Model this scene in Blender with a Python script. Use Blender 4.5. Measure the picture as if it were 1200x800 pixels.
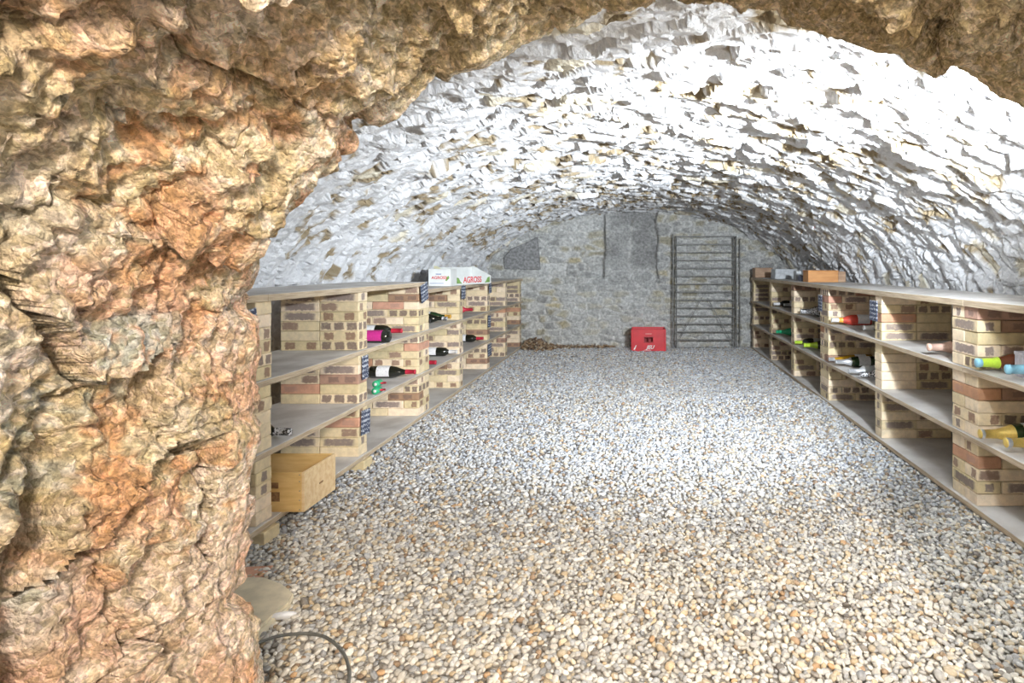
import bpy, bmesh, math, random
import numpy as np
from mathutils import Vector, Matrix

random.seed(7); rng = np.random.default_rng(7)
for o in list(bpy.data.objects): bpy.data.objects.remove(o)
scene = bpy.context.scene
COL = scene.collection

# ------------------------------------------------------------------ camera, world, light, exposure
CAM_H, F, VX, VY = 1.075, 700.0, 748.0, 311.0      # eye height, focal length and principal point in px of 1200x800
cam = bpy.data.objects.new('camera', bpy.data.cameras.new('camera')); COL.objects.link(cam)
cam.location = (0, 0, CAM_H); cam.rotation_euler = (math.pi/2, 0, 0)
cam.data.sensor_width = 36; cam.data.lens = F/1200*36
cam.data.shift_x = (600-VX)/1200; cam.data.shift_y = -(400-VY)/1200
cam.data.clip_start = 0.02
scene.camera = cam
w = bpy.data.worlds.new('world'); scene.world = w; w.use_nodes = True
bg = w.node_tree.nodes['Background']; bg.inputs[0].default_value = (1.0, 0.94, 0.86, 1); bg.inputs[1].default_value = 1.35
LAMP_POWER, FILL_POWER = 380.0, 960.0              # radiance of the lamp bulb, watts of the added fill spot beside it
scene.view_settings.view_transform = 'Standard'; scene.view_settings.look = 'None'
scene.view_settings.exposure = 0.52; scene.view_settings.gamma = 1.0; scene.view_settings.use_curve_mapping = False
hall = bpy.data.objects.new('hall_light', bpy.data.lights.new('hall_light', 'AREA')); COL.objects.link(hall)
hall.location = (0.45, -1.1, 1.75); hall.data.energy = 85; hall.data.size = 0.3; hall.data.color = (1, .88, .75)
hall.rotation_euler = (math.radians(78), 0, math.radians(22))

# ------------------------------------------------------------------ small helpers
def tag(o, label=None, cat=None, group=None, kind=None):
    if label: o['label'] = label
    if cat: o['category'] = cat
    if group: o['group'] = group
    if kind: o['kind'] = kind
    return o
def link(name, me, parent=None, mat=None):
    o = bpy.data.objects.new(name, me); COL.objects.link(o)
    if parent: o.parent = parent
    if mat and me is not None and len(me.materials) == 0: me.materials.append(mat)
    return o
def empty(name, loc=(0, 0, 0), rz=0):
    o = bpy.data.objects.new(name, None); COL.objects.link(o)
    o.location = loc; o.rotation_euler = (0, 0, rz); o.empty_display_size = .05
    return o
def from_bm(bm, name, smooth=False):
    me = bpy.data.meshes.new(name); bm.to_mesh(me); bm.free()
    if smooth: me.polygons.foreach_set('use_smooth', [True]*len(me.polygons))
    return me
def add_box(bm, x0, x1, y0, y1, z0, z1, bevel=0, M=None):
    v = [bm.verts.new((x, y, z)) for z in (z0, z1) for y in (y0, y1) for x in (x0, x1)]
    fs = [bm.faces.new([v[i] for i in q]) for q in ((0,2,3,1),(4,5,7,6),(0,1,5,4),(2,6,7,3),(0,4,6,2),(1,3,7,5))]
    if bevel:
        r = bmesh.ops.bevel(bm, geom=list({e for f in fs for e in f.edges}), offset=bevel, segments=1, affect='EDGES', profile=.5)
        v = list({vv for f in r['faces'] for vv in f.verts} | {vv for vv in v if vv.is_valid})
    if M: bmesh.ops.transform(bm, matrix=M, verts=[q for q in v if q.is_valid])
    return v
def box(name, x0, x1, y0, y1, z0, z1, mat, parent=None, bevel=0):
    bm = bmesh.new(); add_box(bm, x0, x1, y0, y1, z0, z1, bevel)
    return link(name, from_bm(bm, name), parent, mat)
def bar(bm, a, b, r, n=6):
    a, b = Vector(a), Vector(b); d = b-a
    q = d.to_track_quat('Z', 'Y').to_matrix().to_4x4(); q.translation = (a+b)/2
    bmesh.ops.create_cone(bm, cap_ends=True, segments=n, radius1=r, radius2=r, depth=d.length, matrix=q)
def tube(name, pts, r, mat, parent=None, n=8):
    bm = bmesh.new(); P = [Vector(p) for p in pts]; rings = []
    for i, p in enumerate(P):
        d = (P[min(i+1, len(P)-1)]-P[max(i-1, 0)]).normalized()
        s = d.cross(Vector((0, 0, 1)));  s = s.normalized() if s.length > 1e-4 else Vector((1, 0, 0))
        t = s.cross(d).normalized()
        rings.append([bm.verts.new(p+r*(math.cos(a)*s+math.sin(a)*t)) for a in [2*math.pi*k/n for k in range(n)]])
    for A, B in zip(rings, rings[1:]):
        for k in range(n): bm.faces.new((A[k], A[(k+1) % n], B[(k+1) % n], B[k]))
    bm.faces.new(rings[0]); bm.faces.new(rings[-1][::-1])
    return link(name, from_bm(bm, name, True), parent, mat)
def spline(pts, n=8):
    P = [np.array(p, float) for p in pts]; P = [2*P[0]-P[1]]+P+[2*P[-1]-P[-2]]; out = []
    for i in range(1, len(P)-2):
        for k in range(n):
            t = k/n; a, b, c, d = P[i-1:i+3]
            out.append(.5*((2*b)+(c-a)*t+(2*a-5*b+4*c-d)*t*t+(3*b-a-3*c+d)*t**3))
    return out+[P[-2]]
def sm(a, b, x):
    t = np.clip((x-a)/(b-a), 0, 1); return t*t*(3-2*t)
def _hash(ix, iy, iz, seed):
    h = (ix*374761393+iy*668265263+iz*1274126177+seed*974711) & 0xffffffff
    h = ((h ^ (h >> 13))*1103515245) & 0xffffffff
    h = ((h ^ (h >> 16))*2246822519) & 0xffffffff
    return ((h ^ (h >> 15)) & 0xffff)/65535.0
def vnoise(P, seed=0):
    P = np.asarray(P, float); I = np.floor(P).astype(np.int64); f = P-I; f = f*f*(3-2*f); r = 0
    for dx in (0, 1):
        for dy in (0, 1):
            for dz in (0, 1):
                wgt = (f[..., 0] if dx else 1-f[..., 0])*(f[..., 1] if dy else 1-f[..., 1])*(f[..., 2] if dz else 1-f[..., 2])
                r = r+wgt*_hash(I[..., 0]+dx, I[..., 1]+dy, I[..., 2]+dz, seed)
    return r*2-1
def fbm(P, octv=4, seed=0, gain=.5):
    P = np.asarray(P, float); r = 0; a = 1; t = 0
    for k in range(octv):
        r = r+a*vnoise(P*2**k+17.3*k, seed+k); t += a; a *= gain
    return r/t
def np_mesh(name, V, Fc, col=None, smooth=True):
    me = bpy.data.meshes.new(name); V = np.ascontiguousarray(V, np.float32); Fc = np.ascontiguousarray(Fc, np.int32); k = Fc.shape[1]
    me.vertices.add(len(V)); me.vertices.foreach_set('co', V.ravel())
    me.loops.add(Fc.size); me.loops.foreach_set('vertex_index', Fc.ravel())
    me.polygons.add(len(Fc)); me.polygons.foreach_set('loop_start', np.arange(0, Fc.size, k, dtype=np.int32))
    me.polygons.foreach_set('use_smooth', np.full(len(Fc), smooth))
    if col is not None:
        a = me.color_attributes.new('Col', 'FLOAT_COLOR', 'POINT')
        a.data.foreach_set('color', np.concatenate([col, np.ones((len(col), 1))], 1).astype(np.float32).ravel())
    me.update(calc_edges=True); me.validate()
    return me
def sub_mesh(name, V, Fc, col, smooth=True):
    u, inv = np.unique(Fc, return_inverse=True)
    return np_mesh(name, V[u], inv.reshape(Fc.shape), col[u] if col is not None else None, smooth)
def grid_faces(nu, nv):
    i = np.arange(nu*nv).reshape(nu, nv)
    return np.stack([i[:-1, :-1], i[1:, :-1], i[1:, 1:], i[:-1, 1:]], -1).reshape(-1, 4)
def cells(P, S, sc):
    """nearest seed, distance to the cell border and offset to the seed, in the domain scaled by sc"""
    sc = np.array(sc); A = (P/sc).astype(np.float32); B = (S/sc).astype(np.float32)
    idx = np.empty(len(A), np.int32); edge = np.empty(len(A), np.float32); bb = (B**2).sum(1)
    for k in range(0, len(A), 4000):
        a = A[k:k+4000]; D = (a**2).sum(1)[:, None]+bb[None]-2*a@B.T
        r = np.arange(len(a)); i1 = D.argmin(1); d1 = D[r, i1].copy(); D[r, i1] = 1e9; i2 = D.argmin(1); d2 = D[r, i2]
        idx[k:k+4000] = i1; edge[k:k+4000] = (d2-d1)/(2*np.linalg.norm(B[i1]-B[i2], axis=1)+1e-6)
    return idx, edge, P-S[idx]
def facets(P, gx, gy, seed):
    """jittered-lattice cells: three random numbers per cell and the offset to its centre"""
    A = P/np.array([gx, gy]); I = np.floor(A).astype(np.int64); best = np.full(len(A), 1e9); R = np.zeros((len(A), 3)); O = np.zeros((len(A), 2))
    for dx in (-1, 0, 1):
        for dy in (-1, 0, 1):
            a, b_ = I[:, 0]+dx, I[:, 1]+dy; o = A-np.stack([a+.1+.8*_hash(a, b_, 0*a, seed), b_+.1+.8*_hash(a, b_, 0*a+1, seed)], 1)
            dd = (o**2).sum(1); m = dd < best; best[m] = dd[m]; O[m] = o[m]
            for k in range(3): R[m, k] = _hash(a[m], b_[m], 0*a[m]+2+k, seed)
    return R-.5, O*np.array([gx, gy])
def proj(P):
    s = F/np.maximum(P[..., 1], .05); return VX+s*P[..., 0], VY-s*(P[..., 2]-CAM_H)

# ------------------------------------------------------------------ materials
class N:
    def __init__(s, name, rough=.8, **kw):
        s.m = bpy.data.materials.new(name); s.m.use_nodes = True; s.t = s.m.node_tree
        s.b = s.t.nodes['Principled BSDF']; s.b.inputs['Roughness'].default_value = rough
        for k, v in kw.items(): s.b.inputs[k.replace('_', ' ')].default_value = v
    def n(s, typ, props=None, **ins):
        nd = s.t.nodes.new('ShaderNode'+typ)
        for k, v in (props or {}).items(): setattr(nd, k, v)
        for k, v in ins.items():
            key = int(k[1:]) if k[0] == '_' and k[1:].isdigit() else k.replace('_', ' ')
            if isinstance(v, bpy.types.NodeSocket): s.t.links.new(v, nd.inputs[key])
            else: nd.inputs[key].default_value = v
        return nd
    def math(s, op, a, b=0.0, c=0.0): return s.n('Math', {'operation': op}, _0=a, _1=b, _2=c).outputs[0]
    def noise(s, vec, scale, detail=3, rough=.55): return s.n('TexNoise', None, Vector=vec, Scale=scale, Detail=detail, Roughness=rough).outputs['Fac']
    def rng(s, v, a, b, c=0., d=1.): return s.n('MapRange', {'interpolation_type': 'SMOOTHSTEP'}, Value=v, From_Min=a, From_Max=b, To_Min=c, To_Max=d).outputs[0]
    def mix(s, f, a, b, blend='MIX'):
        nd = s.t.nodes.new('ShaderNodeMix'); nd.data_type = 'RGBA'; nd.blend_type = blend
        for i, v in ((0, f), (6, a), (7, b)):
            if isinstance(v, bpy.types.NodeSocket): s.t.links.new(v, nd.inputs[i])
            else: nd.inputs[i].default_value = v if i == 0 else (*v, 1)
        return nd.outputs[2]
    def obj(s): return s.n('TexCoord').outputs['Object']
    def color(s, c):
        if isinstance(c, bpy.types.NodeSocket): s.t.links.new(c, s.b.inputs['Base Color'])
        else: s.b.inputs['Base Color'].default_value = (*c, 1)
        return s
    def bump(s, h, strength=.4, dist=.01):
        s.t.links.new(s.n('Bump', None, Height=h, Strength=strength, Distance=dist).outputs[0], s.b.inputs['Normal']); return s
def plain(name, c, rough=.6, noise=.12, scale=30, **kw):
    m = N(name, rough, **kw); k = m.noise(m.obj(), scale)
    m.color(m.mix(m.rng(k, .3, .7), [x*(1-noise) for x in c], [min(1, x*(1+noise)) for x in c]))
    return m.m
def attr_mat(name, rough, scale, amp, bscale, bstr, bdist):
    m = N(name, rough); p = m.n('NewGeometry').outputs['Position']
    a = m.n('Attribute', {'attribute_name': 'Col'}).outputs['Color']
    k = m.noise(p, scale, 6, .65); k2 = m.noise(p, bscale, 6, .7)
    f = m.math('MULTIPLY', m.rng(k, .28, .72, 1-amp, 1+amp), m.rng(m.noise(p, scale*3.7, 4, .7), .3, .7, 1-amp*.7, 1+amp*.7))
    m.color(m.mix(1.0, a, m.n('CombineColor', None, _0=f, _1=f, _2=f).outputs[0], 'MULTIPLY'))
    m.bump(k2, bstr, bdist); return m.m

mr = N('rough_ochre_rock', .92); pr0 = mr.n('NewGeometry').outputs['Position']; ac = mr.n('Attribute', {'attribute_name': 'Col'}).outputs['Color']
wp = mr.n('VectorMath', {'operation': 'ADD'}, _0=pr0, _1=mr.n('VectorMath', {'operation': 'SCALE'}, _0=mr.n('TexNoise', None, Vector=pr0, Scale=60., Detail=3.).outputs['Color'], Scale=.012).outputs[0]).outputs[0]
vo = mr.n('TexVoronoi', None, Vector=wp, Scale=95.); vo2 = mr.n('TexVoronoi', None, Vector=wp, Scale=210.)
cr_ = mr.n('SeparateColor', None, _0=vo.outputs['Color']).outputs[0]; cr2 = mr.n('SeparateColor', None, _0=vo2.outputs['Color']).outputs[0]
f0 = mr.math('MULTIPLY', mr.rng(cr_, 0., 1., .78, 1.22), mr.rng(cr2, 0., 1., .80, 1.22)); f0 = mr.math('MULTIPLY', f0, mr.rng(mr.noise(pr0, 75, 6, .7), .3, .7, .62, 1.40))
mr.color(mr.mix(1.0, ac, mr.n('CombineColor', None, _0=f0, _1=f0, _2=mr.math('MULTIPLY', f0, mr.rng(cr_, 0., 1., .88, 1.08))).outputs[0], 'MULTIPLY'))
hb = mr.math('ADD', mr.math('MULTIPLY', vo.outputs['Distance'], -.9), mr.math('ADD', mr.noise(pr0, 150, 6, .7), mr.math('MULTIPLY', vo2.outputs['Distance'], -.35)))
mr.bump(hb, 1.0, .016); M_ROCK = mr.m
M_VAULT = attr_mat('whitewashed_stone', .88, 40, .10, 60, .9, .012)
M_BACK = attr_mat('grey_rubble_stone', .92, 30, .35, 45, .9, .015)
M_MORTAR = plain('lime_mortar', (.42, .37, .30), .95, .25, 12)
M_PEB = attr_mat('gravel_stone', .75, 120, .16, 200, .3, .002)
mp = N('pebble_stone', .75); oi = mp.n('ObjectInfo'); kk = mp.noise(mp.obj(), 1.6, 4)
ff = mp.rng(kk, .3, .7, .84, 1.16); mp.color(mp.mix(1.0, oi.outputs['Color'], mp.n('CombineColor', None, _0=ff, _1=ff, _2=ff).outputs[0], 'MULTIPLY'))
M_PEB1 = mp.m
mf = N('gravel_bed', .95); kk = mf.n('TexVoronoi', None, Vector=mf.n('NewGeometry').outputs['Position'], Scale=60.)
mf.color(mf.mix(.65, (.44, .40, .34), mf.mix(mf.n('SeparateColor', None, _0=kk.outputs['Color']).outputs[0], (.22, .19, .15), (.66, .63, .58))))
mf.bump(kk.outputs['Distance'], .8, .01); M_BED = mf.m

def brick_mat(name, base, stain, spots, hspots, wx, wz=.0165, amount=.85):
    m = N(name, .88); o = m.obj(); rnd = m.n('ObjectInfo').outputs['Random']
    off = m.n('VectorMath', {'operation': 'ADD'}, _0=o, _1=m.n('CombineXYZ', None, _0=rnd, _1=m.math('MULTIPLY', rnd, 7.1), _2=m.math('MULTIPLY', rnd, 3.7)).outputs[0]).outputs[0]
    warp = m.math('MULTIPLY_ADD', m.noise(off, 45, 3), .022, -.011)
    xyz = m.n('SeparateXYZ', None, _0=o); nrm = m.n('SeparateXYZ', None, _0=m.n('TexCoord').outputs['Normal'])
    x, y, z = xyz.outputs; head = m.math('GREATER_THAN', m.math('ABSOLUTE', nrm.outputs[0]), .6)
    def side(t, pos, wdt):
        r = None
        for p in pos:
            d = m.math('ABSOLUTE', m.math('ADD', m.math('SUBTRACT', t, p), warp)); k = m.rng(d, wdt, wdt*.72, 0., 1.)
            r = k if r is None else m.math('MAXIMUM', r, k)
        return r if r is not None else 0.0
    k = m.n('Mix', {'data_type': 'FLOAT'}, _0=head, _2=side(x, spots, wx), _3=side(y, hspots, .021)).outputs[0]
    kz = m.rng(m.math('ADD', m.math('ABSOLUTE', z), warp), wz, wz*.72, 0., 1.)
    k = m.math('MULTIPLY', m.math('MULTIPLY', k, kz), m.rng(m.noise(off, 70, 4), .25, .5, .7, 1.))
    g = m.noise(off, 25, 5, .65)
    tone = m.rng(rnd, 0, 1, .88, 1.1)
    b0 = m.mix(m.rng(g, .3, .7), [c*.86 for c in base], [min(1, c*1.1) for c in base])
    b0 = m.mix(1.0, b0, m.n('CombineColor', None, _0=tone, _1=tone, _2=m.math('MULTIPLY', tone, tone)).outputs[0], 'MULTIPLY')
    m.color(m.mix(m.math('MULTIPLY', k, amount), b0, stain)); m.bump(m.noise(off, 160, 4), .35, .003)
    return m.m
CREAM, PURP = (.80, .66, .45), (.15, .10, .09)
BRICKS = [brick_mat('cream_brick', CREAM, PURP, [], [], .02, amount=0.),
          brick_mat('dark_bar_brick', CREAM, (.20, .15, .15), [0], [0], .094, .0215),
          brick_mat('three_spot_brick', CREAM, PURP, [-.07, 0, .07], [-.026, .026], .030, .0225),
          brick_mat('two_spot_brick', CREAM, (.24, .13, .09), [-.062, .055], [.02], .031, .0225),
          brick_mat('half_dark_brick', CREAM, (.25, .15, .12), [-.055], [-.02], .05, .0225),
          brick_mat('red_brick', (.60, .33, .22), (.4, .25, .2), [.05], [], .04, amount=.5),
          brick_mat('brown_brick', (.42, .26, .18), PURP, [-.03, .06], [0], .035, amount=.6)]
BW = [.33, .22, .17, .11, .08, .05, .04]

mb = N('dusty_shelf_board', .85); o = mb.obj(); st = mb.n('Mapping', None, Vector=o, Scale=(9., 1.2, 30.)).outputs[0]
nz = mb.n('SeparateXYZ', None, _0=mb.n('TexCoord').outputs['Normal']).outputs[2]
g = mb.noise(st, 6, 5, .6); g2 = mb.noise(o, 5, 5)
edge_c = mb.mix(mb.rng(g, .3, .7), (.38, .29, .20), (.62, .51, .36))
dust = mb.mix(mb.rng(g2, .3, .7), (.50, .47, .44), (.70, .68, .65))
mb.color(mb.mix(mb.rng(nz, .3, .7), edge_c, dust)); mb.bump(g, .25, .003); M_BOARD = mb.m
def wood(name, c0, c1, vec_scale=(2., 14., 14.)):
    m = N(name, .6); v = m.n('Mapping', None, Vector=m.obj(), Scale=vec_scale).outputs[0]
    k = m.noise(v, 3, 5, .6); m.color(m.mix(m.rng(k, .3, .7), c0, c1)); m.bump(k, .2, .002); return m.m
M_PINE = wood('pale_pine', (.72, .50, .26), (.86, .68, .42))
M_PINEY = wood('honey_pine', (.66, .42, .15), (.80, .56, .24))
M_ORANGE = wood('orange_wood', (.50, .22, .07), (.62, .31, .11))
M_BLOCK = wood('brown_weathered_wood', (.34, .20, .12), (.50, .34, .22))
M_STEEL = plain('weathered_steel', (.22, .22, .21), .55, .3, 40, Metallic=.5)
M_RED = plain('red_plastic', (.62, .018, .03), .4, .1, 8)
M_REDD = plain('dark_red_plastic', (.30, .01, .015), .5, .1, 8)
M_WHITE = plain('white_print', (.82, .82, .80), .6, .05)
M_CARD = plain('white_carton', (.78, .80, .78), .7, .05, 12)
M_CARDY = plain('yellow_carton_edge', (.80, .76, .50), .7, .05, 12)
M_TXT = plain('red_print', (.68, .07, .08), .6, .05)
M_BLUE = plain('blue_print', (.12, .17, .40), .6, .05)
M_GREENP = plain('green_print', (.20, .36, .10), .6, .3, 60)
M_GREY = plain('grey_stone_block', (.52, .54, .56), .9, .18, 25)
M_LILAC = plain('lilac_grey_carton', (.50, .47, .52), .8, .25, 30)
M_DARKB = plain('dark_slate_block', (.16, .17, .22), .8, .25, 30)
M_SLAB = plain('pale_sandstone', (.66, .58, .42), .85, .12, 18)
M_HOSE = plain('dark_grey_rubber', (.13, .13, .115), .5, .2, 40)
M_STRING = plain('twine', (.45, .36, .22), .9)
M_STAIN = plain('burnt_brand_mark', (.30, .16, .07), .8, .3, 80)
M_LEAF = attr_mat('dry_leaf', .85, 60, .2, 60, .2, .002)
ms = N('chalked_slate', .75); o = ms.obj(); xyz = ms.n('SeparateXYZ', None, _0=o)
wob = ms.noise(o, 160, 3); ln = ms.math('SINE', ms.math('ADD', ms.math('MULTIPLY', xyz.outputs[2], 245.), ms.math('MULTIPLY', wob, 11.)))
brk = ms.rng(ms.noise(ms.n('Mapping', None, Vector=o, Scale=(1., 1., .35)).outputs[0], 190, 2), .42, .5)
ms.color(ms.mix(ms.math('MULTIPLY', ms.rng(ln, .35, .7), brk), (.045, .06, .11), (.72, .75, .80))); M_SLATE = ms.m

# ------------------------------------------------------------------ the vault: whitewashed rubble barrel
AX, RISE, SPR = 2.06, 1.05, .75                      # half width, rise above the springing, springing height
YB = 7.95                                            # back wall
tt = np.linspace(math.pi, 0, 1500)
prof = np.concatenate([np.stack([np.full(200, -AX), np.linspace(-.12, SPR, 200, endpoint=False)], 1),
                       np.stack([AX*np.cos(tt), SPR+RISE*np.sin(tt)], 1),
                       np.stack([np.full(200, AX), np.linspace(SPR, -.12, 201)[1:]], 1)])
arc = np.concatenate([[0], np.cumsum(np.linalg.norm(np.diff(prof, axis=0), axis=1))]); LARC = arc[-1]
def vault_at(s):
    p = np.stack([np.interp(s, arc, prof[:, 0]), np.interp(s, arc, prof[:, 1])], -1)
    e = .03; d = np.stack([np.interp(s+e, arc, prof[:, 0])-np.interp(s-e, arc, prof[:, 0]), np.interp(s+e, arc, prof[:, 1])-np.interp(s-e, arc, prof[:, 1])], -1)
    d /= np.linalg.norm(d, axis=-1, keepdims=True)+1e-9
    return p, np.stack([d[..., 1], -d[..., 0]], -1)    # inward normal

# outline of the doorway seen against the vault, brought to the plane where the passage ends
SIL = [(300,1110),(296,950),(302,850),(298,800),(292,762),(290,725),(268,702),(270,665),(272,631),(290,586),(291,560),(298,507),(281,482),(285,445),(298,407),(300,377),(281,359),
       (305,317),(305,299),(296,277),(321,276),(326,259),(366,225),(371,210),(401,202),(418,165),(416,143),(444,148),(467,138),(494,111),(508,88),(535,74),(569,71),(599,51),(650,25),(660,34),
       (683,24),(697,3),(724,9),(764,2),(800,6),(882,16),(911,12),(928,33),(985,43),(1031,62),(1055,62),(1064,78),(1097,89),(1122,80),(1163,99),(1200,128),(1245,175),(1275,250),(1292,360),(1300,500),(1290,650),(1305,800),(1300,1000),(1300,1110)]
YD = 1.05
def inside_sil(x, y):
    P = SIL; c = np.zeros(np.shape(x), bool); j = len(P)-1
    for i in range(len(P)):
        (xi, yi), (xj, yj) = P[i], P[j]
        if yi != yj: c ^= ((yi > y) != (yj > y)) & (x < (xj-xi)*(y-yi)/(yj-yi)+xi)
        j = i
    return c
def split_cells(V, Fc, col, fcell, ncell, parent, name, mat, limit, stuff_name, score, sm_=True):
    order = np.argsort(-score); keep = set(int(i) for i in order[:limit] if score[i] > 0)
    srt = np.argsort(fcell, kind='stable'); b = np.searchsorted(fcell[srt], np.arange(ncell+1)); rest = []
    for c in range(ncell):
        f = srt[b[c]:b[c+1]]
        if len(f) == 0: continue
        if c in keep: link(name, sub_mesh(name, V, Fc[f], col, sm_), parent, mat)
        else: rest.append(f)
    if rest: tag(link(stuff_name, sub_mesh(stuff_name, V, Fc[np.concatenate(rest)], col, sm_), parent, mat), kind='stuff')
def face_area_px(V, Fc):
    x, y = proj(V); a = 0
    for i in range(4):
        p, q = Fc[:, i], Fc[:, (i+1) % 4]; a = a+x[p]*y[q]-x[q]*y[p]
    return np.abs(a)/2

ny = 400; yv = 1.10*np.exp(np.linspace(0, math.log((YB+.06)/1.10), ny)); ns = 540; sv = np.linspace(0, LARC, ns)
S2, Y2 = np.meshgrid(sv, yv, indexing='ij'); p2, n2 = vault_at(sv)
seeds = []
y = 1.02; row = 0
while y < YB+.15:
    dy = random.uniform(.062, .095); s = random.uniform(-.2, 0)
    while s < LARC+.1:
        ds = random.choice((.09, .12, .16, .21, .28)); seeds.append((s+random.uniform(-.04, .04), y+random.uniform(-.032, .032))); s += ds
    y += dy
seeds = np.array(seeds)
Q = np.stack([S2.ravel(), Y2.ravel()], 1)
q3 = np.stack([Q[:, 0]*6, Q[:, 1]*6, 0*Q[:, 0]], 1)
warp = np.stack([fbm(q3*1.5, 3, 3), fbm(q3*2.2, 3, 9)], 1)*[.035, .022]
ci, ed, off = cells(Q+warp, seeds, (2.1, 1.0)); nc = len(seeds)
ta, tb, h0 = rng.normal(0, .12, nc), rng.normal(0, .26, nc), rng.normal(0, .011, nc)
d = h0[ci]+np.clip(ta[ci]*off[:, 0]+tb[ci]*off[:, 1], -.020, .020)-.018*(1-sm(0, .007, ed))
fr, fo = facets(Q+warp*.6, .062, .048, 5); d += np.clip(fr[:, 0]*.35*fo[:, 0]+fr[:, 1]*.5*fo[:, 1], -.008, .008)+.005*fr[:, 2]
d += .008*fbm(np.stack([Q[:, 0]*16, Q[:, 1]*22, ci*1.37], 1), 4, 21, .7)+.035*fbm(q3*.25, 2, 5)
sidx = np.repeat(np.arange(ns), ny)
V = np.stack([p2[sidx, 0]+n2[sidx, 0]*d, Q[:, 1], p2[sidx, 1]+n2[sidx, 1]*d], 1)
r = rng.random(nc); base = np.where(r[:, None] < .05, [.78, .72, .58], np.where(r[:, None] < .10, [.66, .66, .66], np.array([.77, .775, .79])))*rng.uniform(.9, 1.04, (nc, 1))
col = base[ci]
crown = sm(.9, 1.75, V[:, 2])*sm(1.5, 4.5, V[:, 1])*(1-.5*sm(6.5, 7.6, V[:, 1]))
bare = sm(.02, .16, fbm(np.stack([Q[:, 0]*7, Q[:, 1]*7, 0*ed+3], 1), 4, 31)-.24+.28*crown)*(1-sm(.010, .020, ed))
low = sm(.92, .55, V[:, 2])                               # the whitewash stops behind the racks
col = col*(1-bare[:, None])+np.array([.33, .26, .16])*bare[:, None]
col = col*(1-.75*low[:, None])+np.array([.50, .40, .27])*.75*low[:, None]
Fc = grid_faces(ns, ny); fc = ci[Fc[:, 0]]
ceiling = tag(link('ceiling', np_mesh('ceiling', np.concatenate([np.stack([p[:, 0]-n[:, 0]*.07, np.full(ns, yy), p[:, 1]-n[:, 1]*.07], 1) for yy in (.9, 8.15) for p, n in ((p2, n2),)]),
      np.stack([np.arange(ns-1), np.arange(1, ns), np.arange(ns+1, 2*ns), np.arange(ns, 2*ns-1)], 1)), None, M_MORTAR),
      'low whitewashed rubble stone barrel vault over the cellar', 'vault', kind='structure')
ctr = V[Fc].mean(1); px, py = proj(ctr)
vis = inside_sil(px, py) & (px > 0) & (px < 1200) & (py > 0) & (ctr[:, 2] > .98)
score = np.bincount(fc, weights=np.where(vis, face_area_px(V, Fc), 0), minlength=nc)
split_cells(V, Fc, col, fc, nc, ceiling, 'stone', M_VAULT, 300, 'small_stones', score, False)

# ------------------------------------------------------------------ the back wall
nx, nz_ = 300, 150; X2, Z2 = np.meshgrid(np.linspace(-2.1, 2.1, nx), np.linspace(-.12, 1.86, nz_), indexing='ij')
Q = np.stack([X2.ravel(), Z2.ravel()], 1); seeds = []; z = -.06
while z < 1.9:
    x = random.uniform(-2.3, -2.1)
    while x < 2.2:
        if not (-.50 < x < .30 and z > .80): seeds.append((x+random.uniform(-.03, .03), z+random.uniform(-.018, .018)))
        x += random.choice((.12, .15, .19, .24, .30))
    z += random.uniform(.070, .10)
for zz in (.90, 1.12, 1.40, 1.68):
    for xx in ((-.27, .08) if zz < 1.3 else (-.30, .10)): seeds.append((xx, zz))
seeds = np.array(seeds); q3 = np.stack([Q[:, 0]*7, Q[:, 1]*7, 0*Q[:, 0]], 1)
flue = (Q[:, 0] > -.455) & (Q[:, 0] < .25) & (Q[:, 1] > .82)
warp = np.stack([fbm(q3, 3, 43), fbm(q3, 3, 49)], 1)*[.035, .014]
ci, ed, off = cells(Q+warp*np.where(flue, .3, 1)[:, None], seeds, (2.1, 1.0)); nc = len(seeds)
d = rng.normal(0, .010, nc)[ci]+np.clip(rng.normal(0, .05, nc)[ci]*off[:, 0]+rng.normal(0, .08, nc)[ci]*off[:, 1], -.02, .02)-.020*(1-sm(0, .014, ed))+.014*fbm(q3*3, 4, 51, .6)
gap = np.minimum(np.abs(Q[:, 0]+.455+.03*fbm(q3*.8, 3, 3)), np.abs(Q[:, 0]-.25-.05*fbm(q3*.8, 3, 8)))
d -= .05*(1-sm(.006, .018, gap))*(Q[:, 1] > .85); d = np.where(flue, d*.6+.012*sm(.82, 1.0, Q[:, 1]), d)
V = np.stack([Q[:, 0], YB-d, Q[:, 1]], 1)
r = rng.random(nc)[:, None]; base = np.where(r < .30, [.41, .38, .29], np.where(r < .55, [.36, .36, .35], np.where(r < .60, [.48, .42, .28], np.array([.47, .47, .455]))))*rng.uniform(.78, 1.12, (nc, 1)); base[-8:] = [.36, .36, .35]
col = base[ci]; mo = (1-sm(.008, .022, ed))[:, None]*.7; col = col*(1-mo)+np.array([.62, .62, .60])*mo
dusty = sm(-.1, .35, fbm(q3*.35, 3, 61))[:, None]*.4; col = col*(1-dusty)+np.array([.60, .61, .60])*dusty
k = (flue*sm(.80, 1.15, Q[:, 1]+.25*fbm(q3*.5, 3, 77))*(.15+.75*sm(-.25, .3, fbm(q3*.9, 4, 71, .65))))[:, None]; col = col*(1-k)+np.array([.26, .26, .255])*k
k = ((1-sm(.008, .016, gap))*(Q[:, 1] > .9)*.8)[:, None]; col = col*(1-k)+np.array([.13, .12, .11])*k
Fc = grid_faces(nx, nz_); wall_back = tag(box('wall_back', -2.4, 2.4, YB+.09, YB+.25, -.2, 2.1, M_MORTAR), 'grey rubble stone end wall with a blocked flue', 'wall', kind='structure')
fc = ci[Fc[:, 0]]
score = np.bincount(fc, weights=face_area_px(V, Fc), minlength=nc)
split_cells(V, Fc[:, ::-1], col, fc, nc, wall_back, 'stone', M_BACK, 300, 'small_stones', score)
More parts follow.
